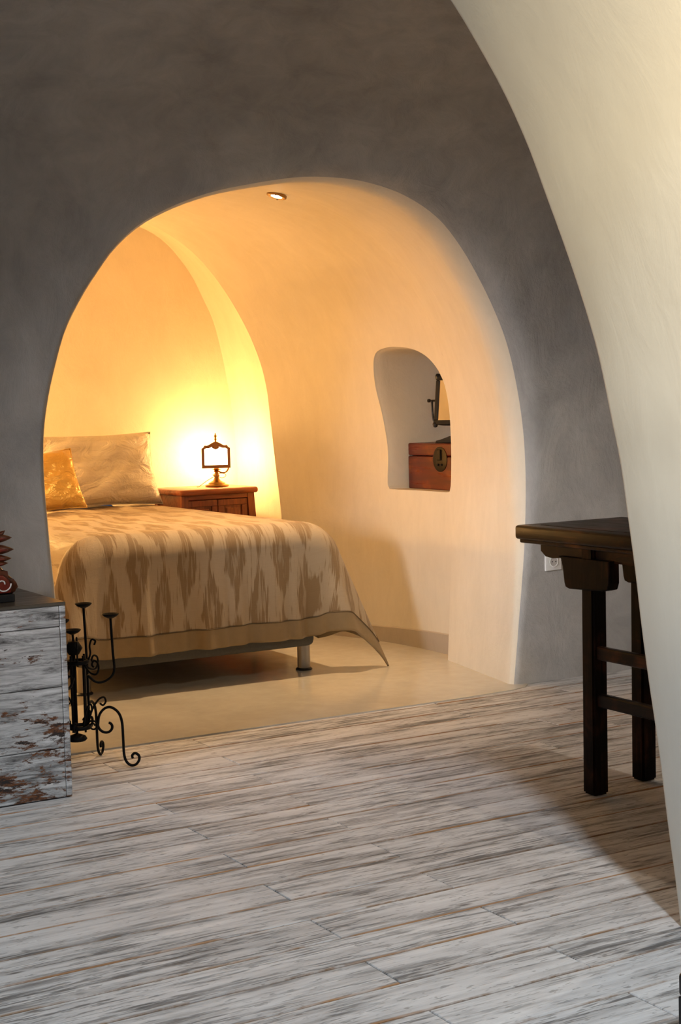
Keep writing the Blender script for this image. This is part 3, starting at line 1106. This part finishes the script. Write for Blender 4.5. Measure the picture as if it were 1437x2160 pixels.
fr_ = obj('shade_frame', ring_prism(out_l, in_l, -0.052, -0.034), 'lamp_frame_wood', lamp)
sb = bmesh.new()
prism([(x * .93, (z - .17) * .95 + .17) for x, z in out_l], 'y', -0.041, -0.038, bm=sb)
obj('shade_screen', sb, 'lamp_screen', fr_)
brk = tube([(0, 0, .155), (0, -.02, .155), (0, -.04, .150)], .004, 8)
obj('bracket', brk, 'antique_brass', lamp, True)
obj('bulb', lathe([(0, .120), (.012, .122), (.013, .135), (.022, .155), (.026, .172), (.022, .190), (.010, .200), (0, .202)], 16, (0, 0.028, 0)), 'bulb_glow', lamp, True)
obj('finial', lathe([(0, .255), (.006, .256), (.004, .266), (.008, .272), (.005, .280), (.006, .286), (.009, .292), (.004, .300), (.003, .308), (0, .311)], 12, (0, -0.043, 0)), 'antique_brass', lamp, True)
arm = catmull([(0.012, 0, .088), (.03, 0, .080), (.055, -.01, .084), (.067, -.03, .100), (.069, -.043, .112)], 6)
obj('side_arm', tube(arm, .0045, 8), 'antique_brass', lamp, True)
cord = catmull([(.008, -.01, .065), (-.012, -.016, .060), (-.02, .008, .070), (.010, .012, .076), (.045, -.004, .074), (.052, -.016, .060), (.030, -.022, .050), (-.005, -.022, .060), (-.05, -.03, .040), (-.085, -.04, .016), (-.105, -.05, .004), (-.115, -.05, .004)], 6)
obj('cord', tube(cord, .0022, 6), 'lamp_cord', lamp, True)
pl = bpy.data.lights.new('table_lamp_light', 'POINT')
pl.energy = 30
pl.color = (1.0, 0.55, 0.18)
pl.shadow_soft_size = 0.022
plo = bpy.data.objects.new('table_lamp_light', pl)
COL.objects.link(plo)
plo.location = Vector((LX, LY, NZ)) + Matrix.Rotation(R(-26), 3, 'Z') @ Vector((0, .058, .170))

light('far_bedside_lamp_light', 'POINT', (1.96, 7.90, 1.0), (3, 7, 1), 58, (1.0, 0.56, 0.185), 0.05)

# ------------------------------------------------------------------ ceiling spot
SP = Vector((3.265, 6.16, 2.2))
nrm = Vector((-0.28, 0.0, -0.96)).normalized()
sp = empty('ceiling_spotlight', SP, 'small lit recessed spotlight in the crown of the alcove vault', 'spotlight')
q = nrm.to_track_quat('Z', 'Y').to_matrix()
SPM = q


def rot_bm(b, m):
    for v in b.verts:
        v.co = m @ v.co
    return b


obj('rim', rot_bm(lathe([(.026, .004), (.036, .007), (.046, .003), (.047, -.006), (.030, -.006), (.026, .004)], 28), q), 'antique_brass', sp, True, 40)
obj('lens', rot_bm(lathe([(0, .006), (.020, .004), (.027, .0), (.027, -.004), (0, -.004)], 24), q), 'spot_glow', sp, True)
for a in (0.6, 3.74):
    obj('screw', rot_bm(lathe([(0, .009), (.003, .008), (.003, .004), (0, .004)], 8, (.036 * math.cos(a), .036 * math.sin(a), 0)), q), 'dark_brass', sp)
light('ceiling_spotlight_light', 'SPOT', SP + nrm * 0.03, SP + Vector((-0.24, 0.12, -1)), 165, (1.0, 0.66, 0.34), 0.02, spot_size=R(96), spot_blend=1.0)

# ------------------------------------------------------------------ niche: box and mirror
box = empty('wooden_box', (4.36, 6.43, 0.806), 'reddish wooden box with a round brass lock standing in the wall niche', 'box')
obj('box_body', bbox(-.11, .10, -.215, .215, 0.0, .168, .006), 'red_box_wood', box)
obj('lid', bbox(-.11, .10, -.215, .215, .171, .235, .008), 'red_box_wood', box)
lk = rot_bm(lathe([(0, .004), (.057, .004), (.063, .002), (.063, 0), (0, 0)], 32), Matrix.Rotation(R(-90), 3, 'Y'))
bmesh.ops.translate(lk, verts=lk.verts[:], vec=(-.1105, -.085, .155))
lo = obj('lock_plate', lk, 'dark_brass', box, True, 40)
lo['label'] = 'round dark brass lock plate'
obj('hasp', bbox(-.124, -.114, -.102, -.072, .150, .205, .004), 'dark_brass', lo)
for dy in (-.02, .01):
    kb = rot_bm(lathe([(0, .010), (.005, .008), (.006, 0), (0, 0)], 12), Matrix.Rotation(R(-90), 3, 'Y'))
    bmesh.ops.translate(kb, verts=kb.verts[:], vec=(-.114, -.085 + dy, .128))
    obj('stud', kb, 'dark_brass', lo, True)

mir = empty('vanity_mirror', (4.365, 6.345, 1.0415), 'small swivel mirror in a dark carved frame standing on the wooden box', 'mirror', rz=R(28))
obj('foot', prism([(-.11, 0), (.11, 0), (.105, .012), (.06, .020), (.03, .034), (-.03, .034), (-.06, .020), (-.105, .012)], 'x', -.05, .05, .003), 'black_lacquer', mir)
obj('pedestal', prism([(-.03, .034), (.03, .034), (.018, .05), (.024, .062), (.012, .072), (.022, .082), (.03, .098), (-.03, .098), (-.022, .082), (-.012, .072), (-.024, .062), (-.018, .05)], 'x', -.016, .016, .003), 'black_lacquer', mir)
yk = catmull([(0, -.150, .215), (0, -.146, .14), (0, -.135, .105), (0, -.10, .094), (0, 0, .092), (0, .10, .094), (0, .135, .105), (0, .146, .14), (0, .150, .215)], 6)
obj('yoke', tube(yk, .006, 8), 'black_lacquer', mir, True)
for s in (-1, 1):
    obj('pivot_knob', tube([(0, s * .128, .215), (0, s * .158, .215), (0, s * .160, .215), (0, s * .172, .215)], [.005, .005, .009, .009], 10), 'black_lacquer', mir)
fm = bmesh.new()
tilt = Matrix.Translation((0, 0, .215)) @ Matrix.Rotation(R(9), 4, 'Y')
for q4 in ((-.128, -.106, -.1015, .1015), (.106, .128, -.1015, .1015), (-.128, .128, -.125, -.102), (-.128, .128, .102, .125)):
    bbox(-.010, .010, q4[0], q4[1], q4[2], q4[3], .004, 2, fm)
for sy in (-1, 1):
    for sz in (-1, 1):
        lathe([(0, -.017), (.010, -.014), (.015, 0), (.010, .014), (0, .017)], 10, (0, sy * .122, sz * .122), fm)
bmesh.ops.transform(fm, matrix=tilt, verts=fm.verts[:])
obj('frame', fm, 'black_lacquer', mir)
gm = bbox(-.004, .002, -.108, .108, -.104, .104)
bmesh.ops.transform(gm, matrix=tilt, verts=gm.verts[:])
obj('mirror_glass', gm, 'mirror_glass', mir)

# ------------------------------------------------------------------ dark table at right
TZ = 0.84
tab = empty('altar_table', (3.2, 3.4, 0.0), 'dark lacquered narrow wooden table with spandrels and stretchers beside the near arch', 'table')
TX0, TX1, TY0, TY1 = 2.975, 3.435, 2.78, 4.015
obj('tabletop', L(bbox(TX0, TX1, TY0, TY1, TZ - .046, TZ, .010, 3), tab), 'dark_lacquer', tab, True, 35)
obj('top_panel', L(bbox(TX0 + .055, TX1 - .055, TY0 + .06, TY1 - .07, TZ - .01, TZ + .0015, .001, 1), tab), 'dark_lacquer', tab)
obj('top_moulding', L(bbox(TX0 + .012, TX1 - .012, TY0 + .012, TY1 - .012, TZ - .058, TZ - .044, .004), tab), 'dark_lacquer', tab)
LEGX = (3.035, 3.278)
LEGY = (3.69, 3.10)
for ix, lx in enumerate(LEGX):
    for ly in LEGY:
        s = -1 if ix == 0 else 1
        yy = ly + (0.05 if ix == 1 and ly > 3.5 else 0)
        b = quadbox(bmesh.new(), ((lx - .030, lx + .030, yy - .030, yy + .030), 0.004), ((lx + .004 - .029, lx + .004 + .029, yy - .029, yy + .029), TZ - .05))
        bmesh.ops.bevel(b, geom=b.edges[:], offset=.007, segments=2, affect='EDGES')
        obj('leg', L(b, tab), 'dark_lacquer_leg', tab)
    # apron with a cut-away end, and spandrel heads either side of each leg
    ap = [(TY1 - .075, TZ - .055), (TY1 - .075, TZ - .083), (TY1 - .10, TZ - .100), (TY1 - .135, TZ - .104), (TY1 - .19, TZ - .098), (TY1 - .2, TZ - .096),
          (TY0 + .2, TZ - .096), (TY0 + .135, TZ - .104), (TY0 + .10, TZ - .100), (TY0 + .075, TZ - .083), (TY0 + .075, TZ - .055)]
    obj('apron', L(prism(ap, 'x', lx - .011, lx + .011, .002), tab), 'dark_lacquer', tab)
    for ly in LEGY:
        sp_ = [(ly + .132, TZ - .09), (ly + .112, TZ - .100), (ly + .104, TZ - .120), (ly + .103, TZ - .172), (ly + .097, TZ - .186), (ly + .080, TZ - .191), (ly - .085, TZ - .184), (ly - .108, TZ - .178), (ly - .116, TZ - .158), (ly - .116, TZ - .09)]
        obj('spandrel', L(prism(sp_, 'x', lx - .033, lx + .009, .004), tab), 'dark_lacquer_leg', tab)
    for z in (.455, .306):
        obj('stretcher', L(bbox(lx - .013, lx + .013, LEGY[1] + .02, LEGY[0] - .02, z - .021, z + .021, .006), tab), 'dark_lacquer', tab)

# ------------------------------------------------------------------ wall socket
so = empty('wall_socket', (4.147, YW - .001, 0.54), 'white square wall socket on the plaster behind the table', 'socket')
obj('plate', bbox(-.046, .046, -.010, 0.0, -.048, .048, .005, 3), 'white_plastic', so, True, 40)
ri = rot_bm(lathe([(.019, .0), (.024, .0), (.025, .003), (.022, .004), (.019, .002)], 28), Matrix.Rotation(R(90), 3, 'X'))
bmesh.ops.translate(ri, verts=ri.verts[:], vec=(0, -.010, -.008))
rg = obj('socket_ring', ri, 'white_plastic', so, True)
wl = rot_bm(lathe([(0, .001), (.019, .001), (.019, -.001), (0, -.001)], 24), Matrix.Rotation(R(90), 3, 'X'))
bmesh.ops.translate(wl, verts=wl.verts[:], vec=(0, -.0105, -.008))
obj('socket_well', wl, 'pale_paint', rg)
for dx in (-.0095, .0095):
    h = rot_bm(lathe([(0, .0016), (.0028, .0016), (.0028, 0), (0, 0)], 12), Matrix.Rotation(R(90), 3, 'X'))
    bmesh.ops.translate(h, verts=h.verts[:], vec=(dx, -.0112, -.008))
    obj('pin_hole', h, 'black_plastic', rg)

# ------------------------------------------------------------------ distressed white chest at left
CH = empty('storage_chest', (1.2, 4.9, 0.0), 'distressed white painted wooden chest with a dark top beside the candle stand', 'chest')
cx0, cx1, cy0, cy1, cz = 0.70, 1.652, 4.652, 5.17, 0.64
zs = [0.0, 0.142, 0.308, 0.470, 0.556, 0.626]
zs = [0.0, 0.165, 0.365, 0.560, 0.628]
obj('carcass', L(bbox(cx0 + .012, cx1 - .012, cy0 + .012, cy1, 0.004, cz - .014), CH), 'carved_brown', CH)
for i in range(4):
    b = bbox(cx0, cx1 - .020, cy0 + random.uniform(-.0012, .0012), cy0 + .014, zs[i] + .001 + (0.003 if i == 0 else 0), zs[i + 1] - .0012, .003, 2)
    obj('board', L(b, CH), 'distressed_white_paint', CH)
    b = bbox(cx1 - .014, cx1 + random.uniform(-.001, .001), cy0 + .022, cy1, zs[i] + .001 + (0.003 if i == 0 else 0), zs[i + 1] - .0012, .003, 2)
    obj('board', L(b, CH), 'distressed_white_paint', CH)
obj('corner_strip', L(bbox(cx1 - .019, cx1 + .001, cy0 - .001, cy0 + .021, 0.004, cz - .013, .003), CH), 'distressed_white_paint', CH)
obj('lid', L(bbox(cx0 - .002, cx1 + .002, cy0 - .002, cy1, cz - .012, cz, .003), CH), 'chest_top_wood', CH)

# carved figurine on the chest
fg = empty('carved_figurine', (1.432, 4.80, cz + .0005), 'red carved wooden figurine with layered petals and a spiral, on the white chest', 'figurine')
obj('plinth', bbox(-.088, .088, -.05, .05, 0.0, .026, .003), 'black_lacquer', fg)
body = [(-.086, .026), (.086, .026), (.093, .034), (.106, .046), (.098, .060), (.088, .074), (.078, .084), (.062, .093), (.055, .108), (.044, .122), (.03, .13), (-.03, .13), (-.044, .122), (-.055, .108), (-.062, .093), (-.078, .084), (-.088, .074), (-.098, .060), (-.106, .046), (-.093, .034)]
obj('body', prism(body, 'y', -.040, .040, .010), 'carved_brown', fg, True, 50)
obj('chest_plate', prism([(-.075, .03), (.075, .03), (.078, .05), (.07, .075), (.05, .09), (-.05, .09), (-.07, .075), (-.078, .05)], 'y', -.052, -.03, .005), 'carved_red', fg, True, 50)
for s in (-1, 1):
    sp2 = [(s * (.048 + (.004 + .0062 * t) * math.cos(t * s)), -.054, .062 + (.004 + .0055 * t) * math.sin(t)) for t in np.linspace(0, 2 * PI * 0.86, 40)]
    sp2 = [(s * (.048 + r_ * math.cos(t)), -.054, .060 + r_ * math.sin(t)) for t, r_ in [(t, .006 + .0034 * t) for t in np.linspace(0, 11.5, 70)] if r_ < .028]
    obj('spiral', tube(sp2, .0024, 6), 'pale_paint', fg, True)


def leaf(Ln, wd, th, droop):
    b = bmesh.new()
    N, K = 10, 10
    rings = []
    for i in range(N + 1):
        t = i / N
        wv = wd * (math.sin(PI * (0.18 + 0.82 * t)) ** 0.8) if t < 1 else 0.0006
        rings.append([b.verts.new((t * Ln, th * math.sin(2 * PI * j / K) * (wv / wd + .05), droop * t * t + wv * math.cos(2 * PI * j / K))) for j in range(K)])
    for a_, c_ in zip(rings, rings[1:]):
        for j in range(K):
            b.faces.new((a_[j], a_[(j + 1) % K], c_[(j + 1) % K], c_[j]))
    b.faces.new(rings[0][::-1])
    b.faces.new(rings[-1])
    return b


for s in (-1, 1):
    for (z, ln, wd, y, dr) in ((.206, .097, .016, -.012, .0), (.171, .099, .017, -.020, -.003), (.142, .088, .014, -.026, -.002), (.124, .076, .010, -.030, .002)):
        b = leaf(ln, wd, .020, dr)
        bmesh.ops.scale(b, verts=b.verts[:], vec=(s, 1, 1))
        bmesh.ops.translate(b, verts=b.verts[:], vec=(0, y, z))
        pt = obj('petal', b, 'carved_brown', fg, True)
        b = leaf(ln * .78, wd * .55, .010, dr * .8)
        bmesh.ops.scale(b, verts=b.verts[:], vec=(s, 1, 1))
        bmesh.ops.translate(b, verts=b.verts[:], vec=(0, y - .014, z - .001))
        obj('petal_inlay', b, 'carved_red', pt, True)
for ang, ln in ((62, .085), (90, .11), (118, .085), (35, .095), (145, .095)):
    b = leaf(ln, .017, .016, 0)
    bmesh.ops.transform(b, matrix=Matrix.Translation((0, -.004, .175)) @ Matrix.Rotation(R(-ang), 4, 'Y'), verts=b.verts[:])
    obj('petal', b, 'carved_brown', fg, True)
obj('core', lathe([(0, .12), (.04, .125), (.046, .16), (.036, .20), (.02, .225), (0, .23)], 16), 'carved_red', fg, True)

# ------------------------------------------------------------------ wrought iron candle stand
cs = empty('candle_stand', (1.82, 5.02, 0.0), 'black wrought iron scrolled candle stand between the white chest and the bed', 'candle stand')
IR = 'wrought_iron'


def radial(path, az):
    c, s = math.cos(az), math.sin(az)
    return [(r * c, r * s, z) for r, z in path]


def curl(cx, cz, r0, r1, a0, a1, n=18):
    return [(cx + (r0 + (r1 - r0) * t) * math.cos(a0 + (a1 - a0) * t), cz + (r0 + (r1 - r0) * t) * math.sin(a0 + (a1 - a0) * t)) for t in np.linspace(0, 1, n)]


def cup(b, x, y, z, r=.030):
    lathe([(0, -.012), (.008, -.011), (r * .75, -.004), (r, .004), (r * .97, .006), (r * .7, -.001), (0, -.004)], 16, (x, y, z), b)


obj('central_rod', tube([(-.012, 0, .10), (-.012, 0, .45)], .0055, 8), IR, cs, True)
for i in range(4):
    a = R(20 + 90 * i)
    obj('upright_rod', tube([(.030 * math.cos(a), .030 * math.sin(a), .13), (.030 * math.cos(a), .030 * math.sin(a), .40)], .0042, 8), IR, cs, True)
for z in (.145, .375):
    obj('collar', lathe([(.030, -.008), (.040, -.006), (.042, 0), (.040, .006), (.030, .008), (.028, 0), (.030, -.008)], 20, (0, 0, z)), IR, cs, True)
obj('bottom_dish', lathe([(0, .094), (.030, .098), (.036, .104), (.030, .114), (.010, .122), (0, .123)], 20, (-.012, 0, 0)), IR, cs, True)
obj('boss', lathe([(0, -.026), (.018, -.022), (.031, 0), (.018, .022), (0, .026)], 20, (-.012, 0, .425)), IR, cs, True)
b = bmesh.new()
cup(b, -.014, 0, .485)
tube([(-.012, 0, .44), (-.014, 0, .477)], .0045, 8, b)
obj('candle_cup', b, IR, cs, True)
# legs: arch out from the lower collar, drop and curl up on the floor
for az in (-34, 47, 130):
    p = curl(.102, .135, .009, .026, R(100), R(-120), 14)[0:] + []
    spiral = curl(.098, .150, .010, .034, R(420), R(180), 22)
    arch_ = catmull([spiral[-1], (.070, .185), (.088, .208), (.112, .214), (.138, .195), (.150, .160), (.152, .10), (.153, .05), (.160, .022), (.176, .0075), (.194, .010), (.206, .026), (.205, .042), (.192, .050), (.182, .042), (.184, .032)], 5)
    path = spiral[:-1] + [tuple(q_) for q_ in arch_]
    obj('leg', tube(radial([(r, z) for r, z in path], R(az)), .0048, 8), IR, cs, True)
for az in (5, 95, 185, 275):
    up_ = catmull([(.032, .15), (.05, .20), (.075, .232), (.096, .238), (.103, .222), (.092, .210), (.080, .218)], 5)
    obj('scroll', tube(radial([tuple(q_) for q_ in up_], R(az)), .0036, 8), IR, cs, True)
    dn = catmull([(.032, .37), (.055, .345), (.085, .338), (.10, .355), (.098, .378), (.080, .386), (.070, .372), (.078, .362)], 5)
    obj('scroll', tube(radial([tuple(q_) for q_ in dn], R(az + 20)), .0036, 8), IR, cs, True)
    s3 = catmull([(.030, .365), (.045, .40), (.044, .43), (.052, .452), (.064, .446), (.060, .432)], 5)
    obj('scroll', tube(radial([tuple(q_) for q_ in s3], R(az - 25)), .0036, 8), IR, cs, True)
    s4 = curl(.048, .150, .006, .019, R(0), R(500), 22)
    obj('scroll', tube(radial(s4, R(az + 45)), .0032, 8), IR, cs, True)
for az, rr, zt in ((-6, .124, .530), (128, .10, .50), (225, .12, .535)):
    p = catmull([(.034, .325), (.065, .298), (.10, .300), (rr + .006, .33), (rr + .004, .40), (rr, zt - .01)], 6)
    b = tube(radial([tuple(q_) for q_ in p], R(az)), .0046, 8)
    cup(b, rr * math.cos(R(az)), rr * math.sin(R(az)), zt)
    obj('candle_arm', b, IR, cs, True)
b = tube([(.046, .03, .15), (.046, .03, .36), (.044, .03, .45), (.040, .028, .560)], .0048, 8)
cup(b, .040, .028, .570)
obj('candle_arm', b, IR, cs, True)

# ------------------------------------------------------------------ low black trunk at the lower right edge
tr = empty('black_trunk', (2.108, 2.02, 0.0), 'low black lacquered trunk cut off by the lower right edge of the picture', 'trunk')
obj('trunk_body', bbox(-.145, .145, -.13, .13, .006, .098, .002), 'black_lacquer', tr)
obj('lid', bbox(-.146, .146, -.131, .131, .0985, .145, .008, 3), 'black_lacquer', tr, True, 40)
for sx in (-1, 1):
    for sy in (-1, 1):
        obj('foot', bbox(sx * .12 - .018, sx * .12 + .018, sy * .105 - .018, sy * .105 + .018, .0015, .012, .002), 'black_lacquer', tr)
